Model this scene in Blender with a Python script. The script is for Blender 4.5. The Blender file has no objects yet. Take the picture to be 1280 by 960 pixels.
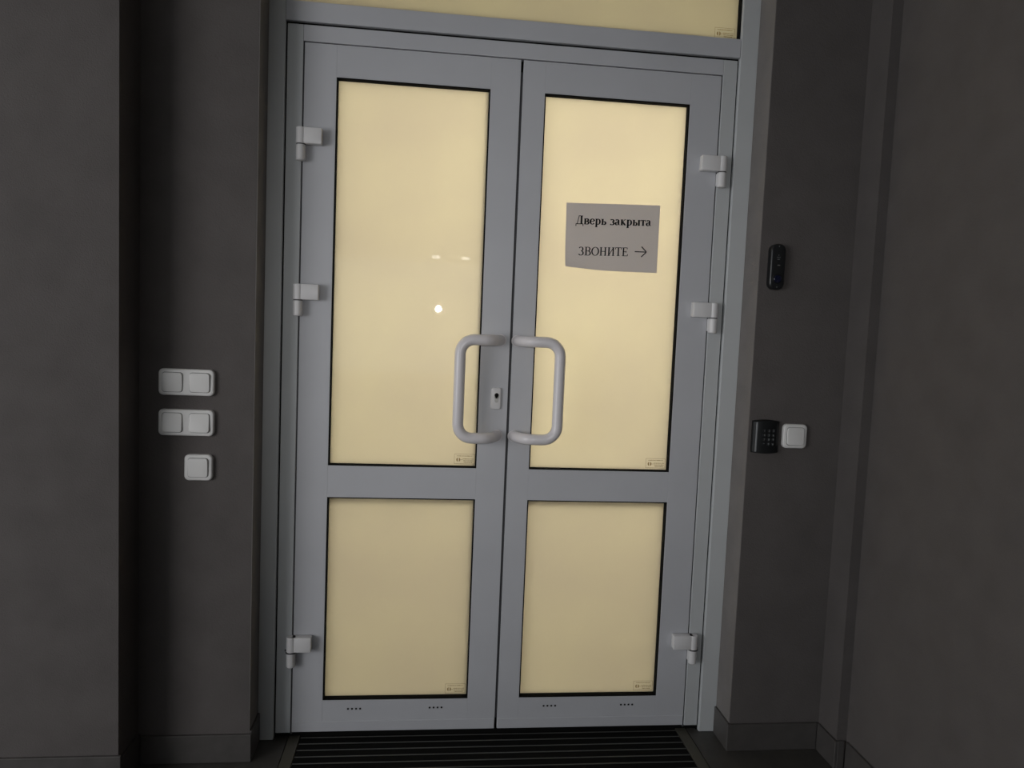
import bpy, bmesh, math, random
from mathutils import Vector, Matrix
random.seed(4)
S = bpy.context.scene
C = S.collection

# ------------------------------------------------------------------ camera
yaw, pitch, roll = math.radians(6.33845), math.radians(4.26852), math.radians(2.36409)
F = Vector((math.sin(yaw)*math.cos(pitch), math.cos(yaw)*math.cos(pitch), -math.sin(pitch)))
R0 = Vector((math.cos(yaw), -math.sin(yaw), 0)); U0 = R0.cross(F)
RR = math.cos(roll)*R0 + math.sin(roll)*U0
UU = -math.sin(roll)*R0 + math.cos(roll)*U0
cam = bpy.data.cameras.new('camera'); cam.sensor_width = 36; cam.lens = 920/1280*36
cam.clip_start = .02; cam.clip_end = 100
co = bpy.data.objects.new('camera', cam); C.objects.link(co)
m = Matrix((RR, UU, -F)).transposed().to_4x4(); m.translation = (-.24263, -2.25, 1.29235)
co.matrix_world = m; S.camera = co

# ------------------------------------------------------------------ world and light
w = bpy.data.worlds.new('dim_hall'); S.world = w; w.use_nodes = True
w.node_tree.nodes['Background'].inputs[0].default_value = (.88, .94, 1, 1)
w.node_tree.nodes['Background'].inputs[1].default_value = .80

def area(name, loc, target, sx, sy, power, col):
    l = bpy.data.lights.new(name, 'AREA'); l.shape = 'RECTANGLE'; l.size = sx; l.size_y = sy
    l.energy = power; l.color = col
    o = bpy.data.objects.new(name, l); C.objects.link(o); o.location = loc
    o.rotation_euler = (Vector(target)-Vector(loc)).to_track_quat('-Z', 'Y').to_euler()
    return o
def point(name, loc, radius, power, col):
    l = bpy.data.lights.new(name, 'POINT'); l.shadow_soft_size = radius; l.energy = power; l.color = col
    o = bpy.data.objects.new(name, l); C.objects.link(o); o.location = loc
    return o
# soft light with its source unseen, to the left of the photographer
area('left_soft_light', (-3.3, -2.75, 1.25), (0, 0, 1.15), 1.5, 1.4, 39, (1, .99, 1))
# the phone's own small lamp, mirrored in the glass
fl_ = bpy.data.lights.new('phone_flash', 'SPOT'); fl_.energy = 20; fl_.shadow_soft_size = .016; fl_.color = (1, .98, .96)
fl_.spot_size = math.radians(63); fl_.spot_blend = 1
fo = bpy.data.objects.new('phone_flash', fl_); C.objects.link(fo); fo.location = (-.209, -2.25, 1.397)
fo.rotation_euler = F.to_track_quat('-Z', 'Y').to_euler()
# ceiling lamp of the lit vestibule behind the panes
point('vestibule_lamp', (.32, 1.42, 1.78), .2, 175, (1, 1, 1))

S.view_settings.view_transform = 'Standard'; S.view_settings.look = 'None'
S.view_settings.gamma = 1; S.view_settings.use_curve_mapping = False
S.view_settings.exposure = 0

# ------------------------------------------------------------------ materials
def mat(name, col, rough=.6, metal=0, noise=None, bump=None, spec=.5, trans=None):
    """principled; noise=(scale, amount) colour variation, bump=(scale, strength)"""
    ma = bpy.data.materials.new(name); ma.use_nodes = True
    nt = ma.node_tree; b = nt.nodes['Principled BSDF']
    b.inputs['Base Color'].default_value = (*col, 1); b.inputs['Roughness'].default_value = rough
    b.inputs['Metallic'].default_value = metal; b.inputs['Specular IOR Level'].default_value = spec
    tc = nt.nodes.new('ShaderNodeTexCoord')
    if noise:
        n = nt.nodes.new('ShaderNodeTexNoise'); n.inputs['Scale'].default_value = noise[0]; n.inputs['Detail'].default_value = 6
        nt.links.new(tc.outputs['Object'], n.inputs['Vector'])
        r = nt.nodes.new('ShaderNodeValToRGB')
        k = noise[1]
        r.color_ramp.elements[0].position = .3; r.color_ramp.elements[1].position = .7
        r.color_ramp.elements[0].color = (*[c*(1-k) for c in col], 1)
        r.color_ramp.elements[1].color = (*[min(1, c*(1+k)) for c in col], 1)
        nt.links.new(n.outputs['Fac'], r.inputs['Fac']); nt.links.new(r.outputs['Color'], b.inputs['Base Color'])
    if bump:
        n = nt.nodes.new('ShaderNodeTexNoise'); n.inputs['Scale'].default_value = bump[0]; n.inputs['Detail'].default_value = 4
        nt.links.new(tc.outputs['Object'], n.inputs['Vector'])
        bp = nt.nodes.new('ShaderNodeBump'); bp.inputs['Strength'].default_value = bump[1]; bp.inputs['Distance'].default_value = .004
        nt.links.new(n.outputs['Fac'], bp.inputs['Height']); nt.links.new(bp.outputs['Normal'], b.inputs['Normal'])
    return ma

def film_glass(name, col, density):
    """glass with a cream diffusing film: lit from behind, mirror-smooth in front"""
    ma = bpy.data.materials.new(name); ma.use_nodes = True
    nt = ma.node_tree; nt.nodes.clear()
    out = nt.nodes.new('ShaderNodeOutputMaterial')
    tr = nt.nodes.new('ShaderNodeBsdfTranslucent'); df = nt.nodes.new('ShaderNodeBsdfDiffuse')
    gl = nt.nodes.new('ShaderNodeBsdfGlossy'); gl.inputs['Roughness'].default_value = .012
    tc = nt.nodes.new('ShaderNodeTexCoord'); n = nt.nodes.new('ShaderNodeTexNoise')
    n.inputs['Scale'].default_value = 3.2; n.inputs['Detail'].default_value = 3
    r = nt.nodes.new('ShaderNodeValToRGB'); r.color_ramp.elements[0].position = .3; r.color_ramp.elements[1].position = .7
    r.color_ramp.elements[0].color = (*[c*density*.95 for c in col], 1)
    r.color_ramp.elements[1].color = (col[0]*density*1.02, col[1]*density*1.03, col[2]*density*1.0, 1)
    nt.links.new(tc.outputs['Object'], n.inputs['Vector']); nt.links.new(n.outputs['Fac'], r.inputs['Fac'])
    nt.links.new(r.outputs['Color'], tr.inputs['Color'])
    df.inputs['Color'].default_value = (.16, .15, .12, 1)
    ad = nt.nodes.new('ShaderNodeAddShader'); nt.links.new(tr.outputs[0], ad.inputs[0]); nt.links.new(df.outputs[0], ad.inputs[1])
    fr = nt.nodes.new('ShaderNodeFresnel'); fr.inputs['IOR'].default_value = 1.5
    mx = nt.nodes.new('ShaderNodeMixShader')
    nt.links.new(fr.outputs[0], mx.inputs[0]); nt.links.new(ad.outputs[0], mx.inputs[1]); nt.links.new(gl.outputs[0], mx.inputs[2])
    nt.links.new(mx.outputs[0], out.inputs['Surface'])
    return ma

M = {}
M['wall'] = mat('grey_textured_paint', (.112, .101, .097), .85, noise=(9, .08), bump=(260, .35), spec=.2)
M['reveal'] = mat('reveal_lighter_tone', (.2, .186, .178), .85, noise=(9, .08), bump=(260, .35), spec=.2)  # wall finish in a lighter tone, for both door reveals
M['alu'] = mat('white_powder_coat', (.535, .54, .565), .42, noise=(5, .03), bump=(500, .02))
M['alu2'] = mat('white_powder_coat_frame', (.53, .545, .55), .45, noise=(5, .03), bump=(500, .02))
M['plastic'] = mat('white_plastic', (.72, .71, .71), .32)
M['handle'] = mat('white_coated_steel', (.74, .71, .72), .25)
M['switch'] = mat('ivory_plastic', (.78, .77, .75), .35)
M['black'] = mat('black_rubber', (.006, .006, .0055), .9, spec=.12)
M['dgrey'] = mat('dark_grey_rubber', (.075, .075, .08), .7)
M['tile'] = mat('grey_stoneware', (.06, .056, .05), .5, noise=(30, .15), bump=(120, .1))
M['grout'] = mat('grout', (.04, .038, .036), .9)
M['skirt'] = mat('grey_skirting_tile', (.075, .069, .065), .45, noise=(25, .12))
M['mat_al'] = mat('worn_aluminium', (.2, .2, .19), .35, .7)
M['mat_frame'] = mat('brownish_mat_frame', (.075, .07, .055), .6)
M['paper'] = None
M['ink'] = mat('black_print', (.012, .011, .011), .7, spec=.2)
M['stamp'] = mat('olive_etched_print', (.30, .22, .10), .8, spec=.1)
M['device'] = mat('black_gloss_plastic', (.011, .012, .013), .28)
M['device2'] = mat('black_satin_plastic', (.008, .009, .0095), .5, spec=.3)
M['lens'] = mat('blue_coated_lens', (.004, .006, .025), .1)
M['keyprint'] = mat('pale_key_print', (.3, .32, .32), .6)
M['ridge'] = mat('ridge_highlight_grey', (.24, .25, .26), .4)  # highlight along the keypad's ridge, put into its colour as grey
M['steel'] = mat('brushed_steel', (.45, .44, .42), .35, .9)
M['ceil'] = mat('white_ceiling', (.6, .6, .58), .9, noise=(4, .04))
M['vest'] = mat('cream_vestibule_paint', (.8, .78, .72), .9, noise=(4, .03))
M['cream'] = film_glass('cream_film_glass', (.97, .885, .715), .66)
M['cream_lo'] = M['cream']
M['cream_top'] = film_glass('cream_film_glass_darker', (.97, .885, .68), .46)  # fanlight pane toned darker than the door panes

pm = bpy.data.materials.new('white_office_paper'); pm.use_nodes = True
nt = pm.node_tree; b = nt.nodes['Principled BSDF']; b.inputs['Base Color'].default_value = (.88, .81, .76, 1)
b.inputs['Roughness'].default_value = .9; b.inputs['Specular IOR Level'].default_value = .1
tl = nt.nodes.new('ShaderNodeBsdfTranslucent'); tl.inputs['Color'].default_value = (.7, .66, .6, 1)
n = nt.nodes.new('ShaderNodeTexNoise'); n.inputs['Scale'].default_value = 14
bp = nt.nodes.new('ShaderNodeBump'); bp.inputs['Strength'].default_value = .06; bp.inputs['Distance'].default_value = .01
nt.links.new(n.outputs['Fac'], bp.inputs['Height']); nt.links.new(bp.outputs['Normal'], b.inputs['Normal'])
mx = nt.nodes.new('ShaderNodeMixShader'); mx.inputs[0].default_value = .2
nt.links.new(b.outputs[0], mx.inputs[1]); nt.links.new(tl.outputs[0], mx.inputs[2])
nt.links.new(mx.outputs[0], nt.nodes['Material Output'].inputs['Surface'])
M['paper'] = pm

lm = bpy.data.materials.new('lit_tube'); lm.use_nodes = True
b = lm.node_tree.nodes['Principled BSDF']; b.inputs['Emission Color'].default_value = (1, .97, .9, 1); b.inputs['Emission Strength'].default_value = 9.0
M['tube'] = lm

# ------------------------------------------------------------------ mesh helpers
def link(name, bm, material, parent=None, smooth=False, origin=None):
    """finish a bmesh as one object; vertices are in world space, origin shifts the object's pivot"""
    bmesh.ops.recalc_face_normals(bm, faces=bm.faces)
    if origin is None:
        xs = [v.co for v in bm.verts]
        origin = Vector((sum(v.x for v in xs), sum(v.y for v in xs), sum(v.z for v in xs)))/len(xs)
    origin = Vector(origin)
    for v in bm.verts: v.co -= origin
    me = bpy.data.meshes.new(name); bm.to_mesh(me); bm.free()
    if smooth:
        for p in me.polygons: p.use_smooth = True
        try: me.set_sharp_from_angle(angle=math.radians(40))
        except Exception: pass
    me.materials.append(M[material] if isinstance(material, str) else material)
    o = bpy.data.objects.new(name, me); C.objects.link(o); o.location = origin
    if parent:
        o.parent = parent
        p = parent; off = Vector((0, 0, 0))
        while p: off += p.location; p = p.parent
        o.location = origin - off
    return o
def empty(name, loc):
    o = bpy.data.objects.new(name, None); C.objects.link(o); o.location = loc; o.empty_display_size = .05
    return o
def tag(o, label, cat=None, group=None, kind=None):
    o['label'] = label
    if cat: o['category'] = cat
    if group: o['group'] = group
    if kind: o['kind'] = kind
    return o
def bx(x0, x1, y0, y1, z0, z1, bev=0, seg=2, bm=None):
    bm2 = bmesh.new()
    bmesh.ops.create_cube(bm2, size=1)
    for v in bm2.verts:
        v.co = Vector((x0+(v.co.x+.5)*(x1-x0), y0+(v.co.y+.5)*(y1-y0), z0+(v.co.z+.5)*(z1-z0)))
    if bev: bmesh.ops.bevel(bm2, geom=list(bm2.edges), offset=bev, segments=seg, affect='EDGES', profile=.5)
    if bm is None: return bm2
    merge(bm, bm2); return bm
def merge(a, b):
    me = bpy.data.meshes.new('tmp'); b.to_mesh(me); b.free(); a.from_mesh(me); bpy.data.meshes.remove(me)
def rrect(w, h, r, n=6):
    pts = []
    for cx, cz, a0 in ((w/2-r, h/2-r, 0), (-w/2+r, h/2-r, 90), (-w/2+r, -h/2+r, 180), (w/2-r, -h/2+r, 270)):
        for i in range(n+1):
            a = math.radians(a0+90*i/n); pts.append((cx+r*math.cos(a), cz+r*math.sin(a)))
    return pts
def slab(pts, y0, y1, cx, cz, bev=0, seg=3):
    """outline in xz extruded from the back y0 to the front y1 (y1<y0), front edge rounded"""
    bm = bmesh.new(); n = len(pts)
    rings = [(y0, 0)]
    if bev:
        for i in range(seg+1):
            a = math.pi/2*i/seg; rings.append((y1+bev*(1-math.sin(a)), bev*(1-math.cos(a))))
    else: rings.append((y1, 0))
    vr = []
    mx_ = max(abs(p[0]) for p in pts); mz_ = max(abs(p[1]) for p in pts)
    for y, ins in rings:
        vr.append([bm.verts.new((cx+p[0]*(1-ins/mx_), y, cz+p[1]*(1-ins/mz_))) for p in pts])
    bm.faces.new(vr[0])
    for a, b_ in zip(vr, vr[1:]):
        for i in range(n): bm.faces.new((a[i], a[(i+1) % n], b_[(i+1) % n], b_[i]))
    bm.faces.new(vr[-1]); return bm
def cyl(p0, p1, r, n=20, bev=0, bm=None):
    p0 = Vector(p0); p1 = Vector(p1); ax = (p1-p0); L = ax.length; ax.normalize()
    u = ax.orthogonal().normalized(); v = ax.cross(u)
    rings = [(0, r-bev), (bev, r), (L-bev, r), (L, r-bev)] if bev else [(0, r), (L, r)]
    b2 = bmesh.new(); vr = []
    for t, rr in rings:
        vr.append([b2.verts.new(p0+ax*t+(u*math.cos(2*math.pi*i/n)+v*math.sin(2*math.pi*i/n))*rr) for i in range(n)])
    b2.faces.new(vr[0]); b2.faces.new(vr[-1])
    for a, c in zip(vr, vr[1:]):
        for i in range(n): b2.faces.new((a[i], a[(i+1) % n], c[(i+1) % n], c[i]))
    if bm is None: return b2
    merge(bm, b2); return bm
def fillet(path, rad, n=8):
    out = [Vector(path[0])]
    for a, p, c, r in zip(path, path[1:], path[2:], rad):
        a, p, c = Vector(a), Vector(p), Vector(c)
        d1 = (a-p).normalized(); d2 = (c-p).normalized(); half = d1.angle(d2)/2
        t = min(r/math.tan(half), (a-p).length*.98, (c-p).length*.6); r = t*math.tan(half)
        cen = p+(d1+d2).normalized()*(r/math.sin(half)); s = p+d1*t-cen; e = p+d2*t-cen
        tot = s.angle(e); axis = s.cross(e).normalized()
        for i in range(n+1): out.append(cen+Matrix.Rotation(tot*i/n, 3, axis) @ s)
    out.append(Vector(path[-1])); return out
def tube(path, r, n=18):
    bm = bmesh.new(); vr = []; up = None
    for i, p in enumerate(path):
        t = (path[min(i+1, len(path)-1)]-path[max(i-1, 0)]).normalized()
        if up is None: up = t.orthogonal().normalized()
        up = (up-t*up.dot(t)).normalized(); sd = t.cross(up)
        vr.append([bm.verts.new(p+(up*math.cos(2*math.pi*k/n)+sd*math.sin(2*math.pi*k/n))*r) for k in range(n)])
    bm.faces.new(vr[0]); bm.faces.new(vr[-1])
    for a, c in zip(vr, vr[1:]):
        for i in range(n): bm.faces.new((a[i], a[(i+1) % n], c[(i+1) % n], c[i]))
    return bm
def extrude_poly(pts, z0, z1):
    """xy outline raised from z0 to z1"""
    bm = bmesh.new(); a = [bm.verts.new((*p, z0)) for p in pts]; c = [bm.verts.new((*p, z1)) for p in pts]; n = len(pts)
    bm.faces.new(a); bm.faces.new(c)
    for i in range(n): bm.faces.new((a[i], a[(i+1) % n], c[(i+1) % n], c[i]))
    return bm

# ------------------------------------------------------------------ the setting
T = .115          # depth of the door reveal in front of the door plane
XL, XR = -.737, .726
PX, PY = -1.045, -.25      # corner of the pillar on the left
CXR = 1.021       # inside corner on the right
H = 3.0
def struct(name, bm, m_, label, cat=None, parent=None):
    o = link(name, bm, m_, parent); o['kind'] = 'structure'; o['label'] = label
    if cat: o['category'] = cat
    return o
# left recess and pillar as one L-shaped wall each, with thickness
wl = struct('wall_left', extrude_poly([(PX, -T), (XL, -T), (XL, .12), (PX, .12)], -.02, H), 'wall', 'grey painted wall strip with the white light switches', 'wall')
struct('wall_pillar', extrude_poly([(-5, PY), (PX, PY), (PX, .12), (-5, .12)], -.02, H), 'wall', 'grey painted pillar face standing forward at the left edge', 'wall')
wr = struct('wall_right', extrude_poly([(XR, -T), (CXR, -T), (CXR, .12), (XR, .12)], -.02, H), 'wall', 'dark grey wall strip behind the keypad and doorbell', 'wall')
struct('wall_pilaster', extrude_poly([(CXR, -.22), (1.057, -.22), (1.057, .12), (CXR, .12)], -.02, H), 'wall', 'narrow pilaster between keypad wall and side wall', 'wall')
struct('wall_side', extrude_poly([(1.053, -18), (1.25, -18), (1.25, -.219), (1.053, -.219)], -.02, H), 'wall', 'grey painted side wall at the right edge', 'wall')
struct('wall_above', bx(XL, XR, -T, .12, 2.80, H), 'wall', 'wall over the glazed fanlight above the doors', 'wall')
struct('ceiling', bx(-5, 1.25, -18, 3.2, H, H+.1), 'ceil', 'plain pale ceiling of the hall', 'ceiling')
link('reveal_face', bx(XL-.002, XL+.002, -T+.0005, .02, 0, 2.80), 'reveal', wl)  # thin sheets added over the reveals to carry the lighter tone
link('reveal_face', bx(XR-.002, XR+.002, -T+.0005, .02, 0, 2.80), 'reveal', wr)
# lit vestibule behind the doors
struct('wall_vestibule_left', bx(-1.5, -1.4, .12, 3.1, -.02, H), 'vest', 'cream wall of the lit vestibule behind the doors, left', 'wall')
struct('wall_vestibule_right', bx(1.5, 1.6, .12, 3.1, -.02, H), 'vest', 'cream wall of the lit vestibule behind the doors, right', 'wall')
struct('wall_vestibule_back', bx(-1.5, 1.6, 3.1, 3.2, -.02, H), 'vest', 'cream end wall of the lit vestibule behind the doors', 'wall')
struct('wall_vestibule_return', bx(1.06, 1.5, .0, .12, -.02, H), 'vest', 'short wall return behind the keypad wall', 'wall')

# floor: bed with separate tiles, a well left free for the entrance grille
GX0, GX1, GY0, GY1 = -.645, .632, -.62, .03
fl = struct('floor', bx(-5, 1.25, -18, 3.2, -.09, -.035), 'grout', 'grey stoneware floor around the entrance grille', 'floor')
def tile(x0, x1, y0, y1):
    link('floor_tile', bx(x0+.0015, x1-.0015, y0+.0015, y1-.0015, -.035, 0, .0012, 1), 'tile', fl)
xs = [-5, -4.245, -3.645, -3.045, -2.445, -1.845, -1.245, GX0, -.005, GX1, 1.053]
ys = [-18, -15, -12, -9, -7, -5, -4.22, -3.62, -3.02, -2.42, -1.82, -1.22, GY0, GY1]
for j in range(len(ys)-1):
    for i in range(len(xs)-1):
        if ys[j] >= GY0 and xs[i] >= GX0 and xs[i+1] <= GX1: continue
        tile(xs[i], xs[i+1], ys[j], ys[j+1])
tile(-1.4, 1.5, GY1+.12, 3.1)
tile(GX0, GX1, GY1, GY1+.12)

# skirting tiles
def skirting(name, label, pieces):
    e = empty(name, pieces[0][0:1]+(pieces[0][2], 0)); tag(e, label, 'skirting', kind='structure')
    for x0, x1, y0, y1, h in pieces:
        link('skirting_tile', bx(x0, x1, y0, y1, 0, h, .0015, 1), 'skirt', e)
    return e
th = .009
skirting('baseboard_pillar', 'skirting tiles along the foot of the left pillar face',
         [(PX-.6*(i+1)+.001, PX-.6*i+(th if i == 0 else -.001), PY-th, PY, .106) for i in range(6)] + [(PX, PX+th, PY, -T-th, .095)])
skirting('baseboard_left', 'skirting tile under the light switches',
         [(PX+th, XL+th, -T-th, -T, .083), (XL, XL+th, -T, -.012, .09)])
skirting('baseboard_right', 'skirting tiles at the foot of the keypad wall',
         [(XR-th, CXR-th, -T-th, -T, .086), (XR-th, XR, -T, -.012, .088)])
skirting('baseboard_side', 'skirting tiles along the pilaster and right side wall',
         [(CXR-th, CXR, -.22-th, -T-th, .086), (CXR, 1.053-th, -.22-th, -.22, .086)] +
         [(1.053-th, 1.053, -.232-.6*(i+1)+.002, -.232-.6*i, .086) for i in range(6)])

# ------------------------------------------------------------------ door frame
fr = empty('trim_1', (0, 0, 0)); tag(fr, 'white aluminium door frame around the double door and fanlight', 'door frame', kind='structure')
b_ = .0015
for x0, x1 in ((XL, -.688), (.669, XR)):
    link('jamb', bx(x0, x1, -.010, .075, 0, 2.80, .003, 2), 'alu2', fr)
for x0, x1 in ((-.684, -.639), (.621, .665)):
    link('inner_jamb', bx(x0, x1, -.002, .07, .018, 2.143, b_), 'alu2', fr)
link('head_rail', bx(-.639, .621, -.002, .07, 2.097, 2.143, b_), 'alu', fr)
link('transom_bar', bx(-.688, .669, -.010, .075, 2.149, 2.205, .002), 'alu', fr)
link('top_rail', bx(-.688, .669, -.010, .075, 2.74, 2.80, .002), 'alu2', fr)
link('shadow_gap', bx(-.690, .671, .004, .07, 2.142, 2.150), 'black', fr)
for x0, x1 in ((-.6885, -.6835), (.6645, .6695)):
    link('shadow_gap', bx(x0, x1, .004, .07, .0, 2.15), 'black', fr)
link('threshold', bx(-.688, .669, .012, .11, -.02, .012, .003), 'black', fr)
for x0, x1 in ((-.6395, -.6345), (.6165, .6215)):
    link('rebate_seal', bx(x0, x1, .003, .06, .012, 2.10), 'dgrey', fr)
link('rebate_seal', bx(-.637, .618, .004, .06, 2.092, 2.098), 'dgrey', fr)

# ------------------------------------------------------------------ glazing helpers
def gasket(x0, x1, z0, z1, parent, yg=.024, t=.0035):
    bm = bmesh.new()
    for a in ((x0, x0+t, z0, z1), (x1-t, x1, z0, z1), (x0+t, x1-t, z0, z0+t), (x0+t, x1-t, z1-t, z1)):
        bx(a[0], a[1], .0015, yg+.014, a[2], a[3], bm=bm)
    return link('gasket', bm, 'black', parent)
def stamp(pane, x1, z0, w_=.064, h_=.031, y=.022):
    """maker's mark etched in the corner of the pane: ruled box, round mark, rows of tiny print"""
    bm = bmesh.new(); y0, y1 = y-.0004, y+.0003
    x0 = x1-w_; z1 = z0+h_; e = .0007
    for a in ((x0, x0+e, z0, z1), (x1-e, x1, z0, z1), (x0, x1, z0, z0+e), (x0, x1, z1-e, z1)):
        bx(a[0], a[1], y0, y1, a[2], a[3], bm=bm)
    cx, cz, r = x0+w_*.2, z0+h_*.42, h_*.2
    for s in (-1, 1):
        pts = [(s*(.0008+r*math.cos(a)*.9), r*math.sin(a)) for a in [math.radians(q) for q in range(-80, 81, 20)]]
        b2 = slab(pts, y1, y0, cx, cz); merge(bm, b2)
    bx(cx+r*1.15, cx+r*2.1, y0, y1, cz-.0005, cz+.0005, bm=bm)
    rnd = random.Random(7)
    for row, (u0, u1, v) in enumerate(((.12, .86, .80), (.42, .92, .50), (.44, .92, .33), (.46, .86, .17))):
        x = x0+w_*u0
        while x < x0+w_*u1:
            l = rnd.uniform(.0012, .0022); hh = rnd.uniform(.0016, .0030)
            bx(x, x+l, y0, y1, z0+h_*v-hh/2, z0+h_*v+hh/2, bm=bm); x += l+rnd.uniform(.0006, .0014)
    return link('maker_stamp', bm, 'stamp', pane)
def pane(x0, x1, z0, z1, parent, m_, sx, sz):
    p = link('glass_pane', bx(x0+.002, x1-.002, .022, .030, z0+.002, z1-.002), m_, parent)
    stamp(p, sx, sz); return p

# fanlight over the doors
wn = empty('window_1', (0, 0, 2.205)); tag(wn, 'cream fanlight pane above the double door', 'window', kind='structure')
gasket(-.688, .669, 2.205, 2.74, wn)
pane(-.688, .669, 2.205, 2.74, wn, 'cream_top', .6584, 2.216)

# ------------------------------------------------------------------ door leaves
def hinge(leaf, xa, xb, ztop, s, dark_ring):
    """two-part surface hinge: wing plate on the leaf, knuckle over a lower barrel on the frame. xa = barrel axis, s = +1 wing to the right"""
    h1, h2 = .046, .046
    x0, x1 = sorted((xa, xb))
    wing = link('hinge', bx(x0, x1, -.029, -.001, ztop-h1, ztop, .003, 2), 'plastic', leaf, True)
    link('knuckle', cyl((xa, -.018, ztop-h1), (xa, -.018, ztop), .0145, 24, .0015), 'plastic', wing, True)
    link('lower_barrel', cyl((xa, -.018, ztop-h1-.002-h2), (xa, -.018, ztop-h1-.002), .0135, 24, .0025), 'plastic', wing, True)
    link('foot_plate', bx(xa-.012, xa+.012, -.010, -.0005, ztop-h1-h2+.004, ztop-h1-.004, .001, 1), 'plastic', wing)
    link('washer', cyl((xa, -.018, ztop-h1-.0025), (xa, -.018, ztop-h1+.0005), .0125, 20), 'dgrey', wing)
    if dark_ring:  # adds a dark grey ring and strip at the hinge joint
        bm = cyl((xa, -.018, ztop-h1-.003), (xa, -.018, ztop-h1), .0165, 20)
        bx(min(xa, xa-s*.021), max(xa, xa-s*.021), -.008, -.001, ztop-h1-.004, ztop-h1+.0005, bm=bm)
        link('hinge_ring', bm, 'dgrey', wing)
def pull_handle(leaf, xm, s):
    """cranked D-shaped pull handle: s = -1 bows to the left"""
    zt, zb = 1.2565, .962; yo = -.066
    path = [(xm, 0, zt), (xm+s*.030, yo, zt), (xm+s*.124, yo-.004, zt), (xm+s*.124, yo-.004, zb), (xm+s*.030, yo, zb), (xm, 0, zb)]
    p = fillet(path, (.045, .042, .042, .045), 8)
    h = link('pull_handle', tube(p, .0165, 22), 'handle', leaf, True); h['label'] = 'white tubular pull handle'
    for z in (zt, zb):
        link('mounting_collar', cyl((xm, -.004, z), (xm, 0, z), .0185, 22, .001), 'handle', h, True)
def leaf(name, label, x0, x1, g0, g1, hx, s, stamps, holes):
    d = empty(name, ((x0+x1)/2, 0, .02)); tag(d, label, 'door', kind='structure')
    y0, y1 = 0, .06; zb, zt = .02, 2.094
    link('stile', bx(x0, g0, y0, y1, zb, zt, .0006, 1), 'alu', d)
    link('stile', bx(g1, x1, y0, y1, zb, zt, .0006, 1), 'alu', d)
    link('bottom_rail', bx(g0, g1, y0, y1, zb, .1195, .0003, 1), 'alu', d)
    link('middle_rail', bx(g0, g1, y0, y1, .7605, .8580, .0003, 1), 'alu', d)
    link('top_rail', bx(g0, g1, y0, y1, 2.0025, zt, .0003, 1), 'alu', d)
    link('bottom_strip', bx(x0+.001, x1-.001, -.0022, .001, zb, .052, .0008, 1), 'alu', d)
    for z0, z1, (sx, sz), m_ in ((.1195, .7605, stamps[0], 'cream_lo'), (.8580, 2.0025, stamps[1], 'cream')):
        gasket(g0, g1, z0, z1, d); pane(g0, g1, z0, z1, d, m_, sx, sz)
    for zt_, dark_ring in ((1.848, 0), (1.399, 0), (.331, 1)): hinge(d, hx, hx+s*(.060 if s > 0 else .068), zt_, s, dark_ring)
    for hxx in holes:
        bm = bmesh.new()
        for k in range(4): bx(hxx+k*.0125-.0027, hxx+k*.0125+.0027, -.0012, .002, .0890, .0940, bm=bm)
        link('drain_slots', bm, 'black', d)
    return d
dl = leaf('door_1', 'left leaf of the glazed white double door, with the lock', -.635, -.0045, -.543, -.0930, -.638, 1,
          ((-.1005, .1265), (-.0975, .8670)), (-.465, -.212))
dr = leaf('door_2', 'right leaf of the glazed white double door, carrying the notice', .0035, .617, .0710, .5220, .629, -1,
          ((.5150, .1285), (.5150, .8665)), (.152, .406))
pull_handle(dl, -.034, -1); pull_handle(dr, .018, 1)
link('meeting_seal', bx(-.005, .004, .006, .05, .052, 2.060), 'dgrey', dl)
link('seal_end', bx(-.005, .004, .012, .05, 2.060, 2.094), 'black', dl)
link('seal_end', bx(-.005, .004, .012, .05, .02, .052), 'black', dl)
# lock
lp = link('lock_plate', slab(rrect(.030, .066, .006), .001, -.008, -.0415, 1.0775, .002), 'plastic', dl, True)
bm = cyl((-.0395, -.0092, 1.087), (-.0395, -.004, 1.087), .0085, 20); merge(bm, slab(rrect(.0105, .022, .005), -.004, -.0092, -.0395, 1.076))
cy = link('lock_cylinder', bm, 'steel', lp, True)
bm = cyl((-.0395, -.0100, 1.088), (-.0395, -.0085, 1.088), .0062, 16); bx(-.0410, -.0380, -.0101, -.0085, 1.078, 1.092, bm=bm)
link('keyhole', bm, 'black', cy)

# ------------------------------------------------------------------ notice on the right leaf
PX0, PX1, PZ0, PZ1 = .1550, .4520, 1.486, 1.691
YG = .022
def paper_y(u, v):          # u 0..1 from left, v 0..1 from bottom: lower left corner curls off the glass
    c = max(0, 1-u*2.2)*max(0, 1-v*3.2)
    return YG-.0012-.010*c*c
def paper_pos(u, v):
    x = PX0+(PX1-PX0)*u+.0035*(1-v)*(1-u); z = PZ0+(PZ1-PZ0)*v
    z += (.0045*u-.004*(1-u))*v
    if v < 1: z += .004*math.sin(math.pi*min(1, u*1.1))*(1-v)*-.2+.006*max(0, 1-u*2.5)*(1-v)**3
    return Vector((x, paper_y(u, v), z))
bm = bmesh.new(); N1, N2 = 24, 18
g1_ = [[bm.verts.new(paper_pos(i/N1, j/N2)) for i in range(N1+1)] for j in range(N2+1)]
g2_ = [[bm.verts.new(paper_pos(i/N1, j/N2)+Vector((0, .0003, 0))) for i in range(N1+1)] for j in range(N2+1)]
for j in range(N2):
    for i in range(N1):
        bm.faces.new((g1_[j][i], g1_[j][i+1], g1_[j+1][i+1], g1_[j+1][i]))
        bm.faces.new((g2_[j][i], g2_[j+1][i], g2_[j+1][i+1], g2_[j][i+1]))
for j in range(N2):
    bm.faces.new((g1_[j][0], g1_[j+1][0], g2_[j+1][0], g2_[j][0])); bm.faces.new((g1_[j][N1], g2_[j][N1], g2_[j+1][N1], g1_[j+1][N1]))
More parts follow.
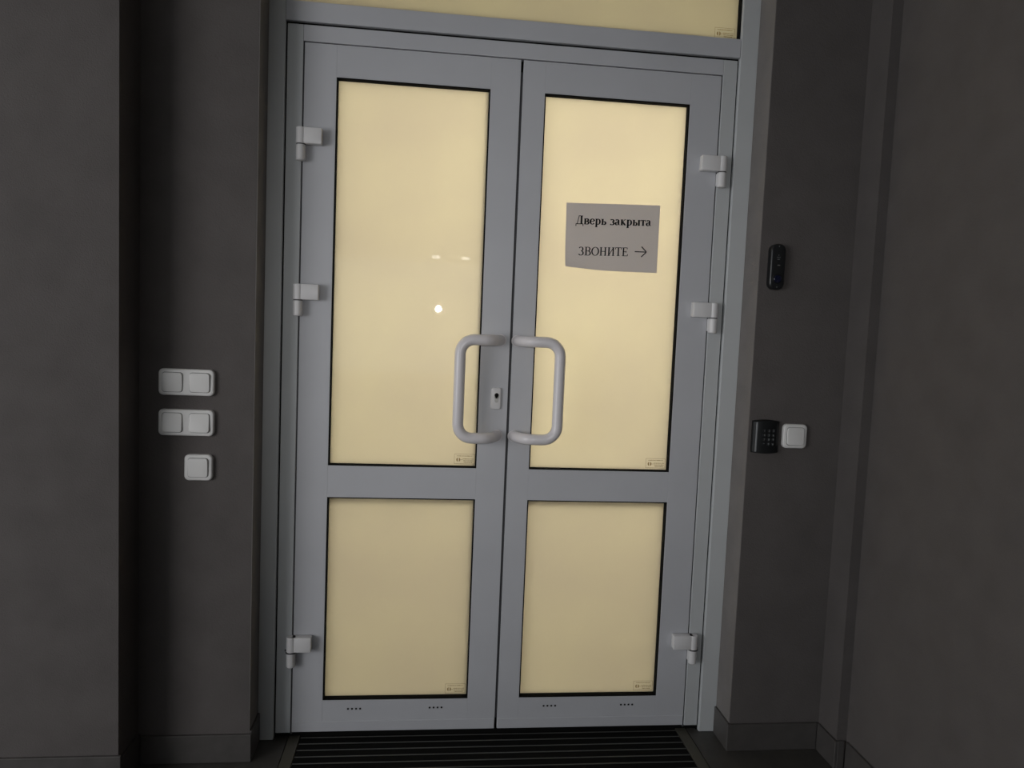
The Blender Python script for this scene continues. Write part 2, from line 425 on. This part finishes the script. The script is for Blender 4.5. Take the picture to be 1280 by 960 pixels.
for i in range(N1):
    bm.faces.new((g1_[0][i], g2_[0][i], g2_[0][i+1], g1_[0][i+1])); bm.faces.new((g1_[N2][i], g1_[N2][i+1], g2_[N2][i+1], g2_[N2][i]))
notice = link('paper_notice', bm, 'paper', None, True)
tag(notice, "white paper notice with black print and arrow on the right door's glass", 'notice')

# lettering: a small serif alphabet drawn as strokes (x, y, pen width), cap height 1
def arc(cx, cy, rx, ry, a0, a1, w0, w1, n=9):
    """pen is thickest where the curve runs upright"""
    o = []
    for i in range(n+1):
        a = math.radians(a0+(a1-a0)*i/n); k = abs(math.cos(a))**1.3
        o.append((cx+rx*math.cos(a), cy+ry*math.sin(a), w0+(w1-w0)*k))
    return o
def alphabet(Tk, tn):
    def st(x, y0, y1): return [(x, y0, Tk), (x, y1, Tk)]
    def sf(x, y, l=.17): return [(x-l, y, .05), (x+l, y, .05)]
    def ln(x0, y0, x1, y1, w_=None): return [(x0, y0, w_ or tn), (x1, y1, w_ or tn)]
    h = .68; G = {}
    bl, tp, lt = .025, .975, h-.025
    G['Д'] = (.84, [st(.60, 0, 1), ln(.34, .95, .16, .06), ln(.30, .97, .74, .97), ln(.02, .04, .80, .04, .09), ln(.04, .06, .04, -.22), ln(.78, .06, .78, -.22)])
    G['в'] = (.62, [st(.16, 0, h), sf(.12, bl, .1), sf(.12, lt, .1), ln(.14, h/2+.02, .34, h/2+.02), ln(.14, bl, .34, bl), ln(.14, lt, .32, lt),
                    arc(.30, h*.75, .17, h*.22, -90, 90, tn, Tk), arc(.32, h*.26, .20, h*.23, -90, 90, tn, Tk)])
    G['е'] = (.56, [arc(.29, h/2, .21, h/2-.03, 15, 325, tn, Tk, 16), ln(.10, h*.54, .49, h*.54)])
    G['р'] = (.64, [st(.16, -.30, h), sf(.16, -.28, .14), sf(.10, lt, .08), arc(.32, h/2, .20, h/2-.03, -140, 140, tn, Tk, 16)])
    G['ь'] = (.58, [st(.16, 0, h), sf(.12, bl, .1), sf(.14, lt, .14), ln(.14, bl, .30, bl), ln(.14, h*.56, .30, h*.56), arc(.28, h*.29, .20, h*.27, -90, 90, tn, Tk)])
    G['з'] = (.52, [arc(.22, h*.73, .17, h*.22, 150, -90, tn, Tk, 12), arc(.22, h*.27, .20, h*.24, 90, -150, tn, Tk, 12)])
    G['а'] = (.58, [st(.38, .06, h*.75), arc(.24, h*.72, .14, h*.23, 0, 160, tn, Tk), arc(.22, h*.27, .13, h*.24, 60, 300, tn, Tk, 12), ln(.26, h*.50, .38, h*.62), ln(.38, .06, .54, .04, .07)])
    G['к'] = (.64, [st(.16, 0, h), sf(.16, bl, .14), sf(.16, lt, .14), ln(.18, h*.48, .44, h*.92, .07), ln(.42, lt, .56, lt, .10), [(.26, h*.52, Tk*.9), (.50, .05, Tk)], sf(.54, bl, .1)])
    G['ы'] = (.86, [st(.16, 0, h), sf(.14, bl, .12), sf(.14, lt, .14), ln(.14, bl, .30, bl), ln(.14, h*.56, .30, h*.56), arc(.28, h*.29, .19, h*.27, -90, 90, tn, Tk), st(.70, 0, h), sf(.70, bl, .14), sf(.70, lt, .14)])
    G['т'] = (.58, [st(.28, 0, h), sf(.28, bl, .15), ln(.03, lt, .53, lt, .07), ln(.04, h, .04, h*.70), ln(.52, h, .52, h*.70)])
    G['З'] = (.60, [arc(.26, .75, .19, .23, 155, -90, tn, Tk, 12), arc(.26, .27, .23, .25, 90, -155, tn, Tk, 12)])
    G['В'] = (.70, [st(.18, 0, 1), sf(.14, bl, .12), sf(.14, tp, .12), ln(.16, .52, .38, .52), ln(.16, bl, .38, bl), ln(.16, tp, .36, tp),
                    arc(.36, .75, .19, .23, -90, 90, tn, Tk), arc(.38, .27, .23, .25, -90, 90, tn, Tk)])
    G['О'] = (.80, [arc(.40, .5, .33, .48, 0, 360, tn, Tk, 28)])
    G['Н'] = (.80, [st(.18, 0, 1), st(.62, 0, 1), ln(.18, .51, .62, .51)] + [sf(x, y, .13) for x in (.18, .62) for y in (bl, tp)])
    G['И'] = (.80, [st(.18, 0, 1), st(.62, 0, 1), ln(.20, .10, .60, .90)] + [sf(x, y, .13) for x in (.18, .62) for y in (bl, tp)])
    G['Т'] = (.68, [st(.34, 0, 1), sf(.34, bl, .15), ln(.04, tp, .64, tp), ln(.05, 1, .05, .76), ln(.63, 1, .63, .76)])
    G['Е'] = (.68, [st(.18, 0, 1), sf(.14, bl, .12), sf(.14, tp, .12), ln(.16, tp, .56, tp), ln(.16, .51, .44, .51), ln(.16, bl, .60, bl), ln(.55, 1, .55, .80), ln(.44, .62, .44, .40), ln(.59, 0, .61, .24)])
    G[' '] = (.36, [])
    return G
def strokes(bm, sts, place, y):
    for s in sts:
        pts = [(Vector((p[0], p[1])), p[2]) for p in s]; L_, R_ = [], []
        for i, (p, w_) in enumerate(pts):
            t = (pts[min(i+1, len(pts)-1)][0]-pts[max(i-1, 0)][0])
            if t.length < 1e-6: t = Vector((1, 0))
            t.normalize(); nn = Vector((-t.y, t.x))*w_/2
            L_.append(bm.verts.new(place(p+nn))); R_.append(bm.verts.new(place(p-nn)))
        for i in range(len(pts)-1): bm.faces.new((L_[i], R_[i], R_[i+1], L_[i+1]))
def on_paper(x, z):
    u = (x-PX0)/(PX1-PX0); v = (z-PZ0)/(PZ1-PZ0)
    return Vector((x, paper_y(u, v)-.0005, z))
def write(text, x0, z0, x1, z1, cap, Tk, tn):
    G = alphabet(Tk, tn); tot = sum(G[c][0] for c in text); k = (x1-x0)/tot
    bm = bmesh.new(); x = x0
    for c in text:
        adv, sts = G[c]
        strokes(bm, sts, lambda p, x=x: on_paper(x+p.x*k, z0+(z1-z0)*(x+p.x*k-x0)/(x1-x0)+p.y*cap), 0)
        x += adv*k
    return link('lettering', bm, 'ink', notice)
write('Дверь закрыта', .1865, 1.6235, .4260, 1.6305, .0262, .19, .075)
write('ЗВОНИТЕ', .1990, 1.5285, .3575, 1.5340, .0262, .135, .068)
bm = bmesh.new()
strokes(bm, [[(.378, 1.5490, .0030), (.4135, 1.5495, .0030)], [(.3990, 1.5655, .0032), (.4150, 1.5500, .0032)], [(.3990, 1.5335, .0032), (.4150, 1.5490, .0032)]], lambda p: on_paper(p.x, p.y), 0)
link('arrow_mark', bm, 'ink', notice)

# ------------------------------------------------------------------ switches
def switch(name, label, cx, cz, n, y, tilts, group=None):
    """surface switch: rounded cover frame, n rockers each in a dark slot; tilts lean each rocker about its x axis"""
    w_ = .076+.073*(n-1); h_ = .074
    e = empty(name, (cx, y, cz)); tag(e, label, 'light switch', group)
    link('cover_frame', slab(rrect(w_, h_, .013), y, y-.013, cx, cz, .005, 4), 'switch', e, True)
    for i in range(n):
        rx = cx+(i-(n-1)/2)*.073
        link('rocker_slot', slab(rrect(.0555, .0555, .008), y-.011, y-.0134, rx, cz), 'dgrey', e)
        bm = slab(rrect(.0535, .0535, .0075), 0, -.005, 0, 0, .0015, 3)
        rot = Matrix.Rotation(math.radians(tilts[i]), 4, 'X')
        bmesh.ops.transform(bm, matrix=Matrix.Translation((rx, y-.0125, cz)) @ rot, verts=bm.verts)
        link('rocker', bm, 'switch', e, True)
    return e
SW = 'ivory light switches beside the door'
switch('light_switch', 'topmost double rocker light switch on the left wall', -.9165, 1.1075, 2, -T, (3.2, 3.2), SW)
switch('light_switch', 'double rocker light switch in the middle of the left wall column', -.9165, .9945, 2, -T, (-3.2, -3.2), SW)
switch('light_switch', 'single rocker light switch lowest on the left wall', -.8825, .8685, 1, -T, (2.5,), SW)
switch('light_switch', 'single rocker switch beside the black keypad', .8695, 1.0010, 1, -T, (-3.2,))

# ------------------------------------------------------------------ keypad
kx, kz = .7765, .9970
e = empty('keypad_reader', (kx, -T, kz)); tag(e, 'black access keypad with highlighted ridge on the right wall', 'keypad')
def bulged(w_, h_, bulge, n=12):
    pts = [(w_/2*(1-2*i/n), h_/2+bulge*math.cos(math.pi/2*(1-2*i/n))) for i in range(n+1)]
    return pts+[(-x, -z) for x, z in pts]
link('back_housing', slab(bulged(.084, .096, .004), -T, -T-.008, kx, kz, .001), 'device2', e, True)
bm = bmesh.new(); n = 14; w_, h_ = .080, .095      # front shell bows forward across its width
rows = []
for i in range(n+1):
    u = -1+2*i/n; x = kx+u*w_/2; y = -T-.008-.013*(1-u*u)**.5 if abs(u) < 1 else -T-.008
    hz = h_/2+.004*math.cos(math.pi/2*u)
    rows.append([bm.verts.new((x, -T-.007, kz-hz)), bm.verts.new((x, y, kz-hz+.002)), bm.verts.new((x, y, kz+hz-.002)), bm.verts.new((x, -T-.007, kz+hz))])
for a, c in zip(rows, rows[1:]):
    for k in range(4): bm.faces.new((a[k], a[(k+1) % 4], c[(k+1) % 4], c[k]))
bm.faces.new(rows[0]); bm.faces.new(rows[-1])
link('front_shell', bm, 'device2', e, True)
link('ridge', bx(kx-.0345, kx-.0305, -T-.0185, -T-.010, kz-.045, kz+.045, .001, 2), 'ridge', e, True)
keys = ['123', '456', '789', '*0#']
for j, row in enumerate(keys):
    for i, ch in enumerate(row):
        x = kx-.010+i*.0145; z = kz+.020-j*.0135
        u = (x-kx)/.040; yf = -T-.008-.013*(1-u*u)**.5
        kb = link('key', slab(rrect(.0105, .0098, .002), yf+.003, yf-.0012, x, z, .0008, 2), 'device', e, True)
        cu = bpy.data.curves.new('glyph', 'FONT'); cu.body = ch; cu.size = .0088; cu.align_x = 'CENTER'; cu.align_y = 'CENTER'
        to = bpy.data.objects.new('glyph_tmp', cu); C.objects.link(to)
        bpy.context.view_layer.update()
        me = bpy.data.meshes.new_from_object(to.evaluated_get(bpy.context.evaluated_depsgraph_get()))
        bpy.data.objects.remove(to)
        bm = bmesh.new(); bm.from_mesh(me); bpy.data.meshes.remove(me)
        bmesh.ops.transform(bm, matrix=Matrix.Translation((x, yf-.0014, z)) @ Matrix.Rotation(math.pi/2, 4, 'X'), verts=bm.verts)
        link('key_digit', bm, 'keyprint', kb)

# ------------------------------------------------------------------ doorbell
bxx, bz = .7735, 1.5095
e = empty('video_doorbell', (bxx, -T, bz)); tag(e, 'slim black doorbell with lens mounted above the keypad', 'doorbell')
link('body', slab(rrect(.046, .136, .020, 8), -T, -T-.022, bxx, bz, .005, 4), 'device', e, True)
bm = bmesh.new()
for dx, dz in ((0, .006), (-.004, 0), (.004, 0), (-.002, -.006), (.002, -.006), (0, 0)): cyl((bxx+dx, -T-.0224, bz+.028+dz), (bxx+dx, -T-.0215, bz+.028+dz), .0011, 8, bm=bm)
link('speaker_grille', bm, 'keyprint', e)
link('glint_chip', slab(rrect(.0085, .0028, .0013, 4), -T-.021, -T-.0226, bxx+.002, bz+.0045), 'steel', e)  # small glint on the body, put in as a bright chip
rg = link('lens_ring', cyl((bxx, -T-.0245, bz-.036), (bxx, -T-.021, bz-.036), .0155, 28, .001), 'device2', e, True)
link('lens', cyl((bxx, -T-.0255, bz-.036), (bxx, -T-.0235, bz-.036), .0115, 24, .0012), 'lens', rg, True)
link('microphone_hole', cyl((bxx, -T-.0223, bz+.060), (bxx, -T-.021, bz+.060), .0014, 8), 'keyprint', e)
link('microphone_hole', cyl((bxx, -T-.0223, bz-.060), (bxx, -T-.021, bz-.060), .0014, 8), 'keyprint', e)

# ------------------------------------------------------------------ entrance grille
e = empty('entrance_grille', (0, -.3, -.03)); tag(e, 'black entrance grille mat with thin metal bars before the door', 'door mat')
link('tray', bx(GX0, GX1, GY0, GY1, -.035, -.026), 'black', e)
for x0, x1, y0, y1 in ((GX0, GX0+.036, GY0, GY1), (GX1-.036, GX1, GY0, GY1), (GX0+.036, GX1-.036, GY0, GY0+.03)):
    link('frame_strip', bx(x0+.001, x1-.001, y0+.001, y1-.001, -.026, .001, .001, 1), 'mat_frame', e)
mx0, mx1 = GX0+.037, GX1-.037
y = .001; barm = insm = None
while y > GY0+.06:
    if barm is None:
        o1 = link('bar', bx(mx0, mx1, y-.0012, y+.0012, -.026, .0004, .0004, 1), 'mat_al', e); barm = o1
        o2 = link('rubber_strip', bx(mx0, mx1, y-.0322, y-.0023, -.026, -.0006, .0008, 1), 'black', e); insm = o2
        b0, i0, ys0 = o1.location.copy(), o2.location.copy(), y
    else:
        for src, l0 in ((barm, b0), (insm, i0)):
            c = src.copy(); C.objects.link(c); c.parent = e; c.location = l0+Vector((0, y-ys0, 0))
    y -= .0345

# ------------------------------------------------------------------ far ceiling lamps (mirrored faintly in the glass)
for x, lab in ((-.21, 'slim ceiling lamp far down the hall, the one further from the side wall'), (.51, 'slim ceiling lamp far down the hall, nearer the side wall')):
    e = empty('ceiling_lamp', (x, -15.7, 2.96)); tag(e, lab, 'ceiling lamp', 'ceiling lamps far down the hall')
    link('housing', bx(x-.16, x+.16, -16.0, -15.4, 2.955, 3.0, .004, 1), 'alu', e)
    link('diffuser', bx(x-.09, x+.09, -15.98, -15.42, 2.935, 2.956, .004, 1), 'tube', e)
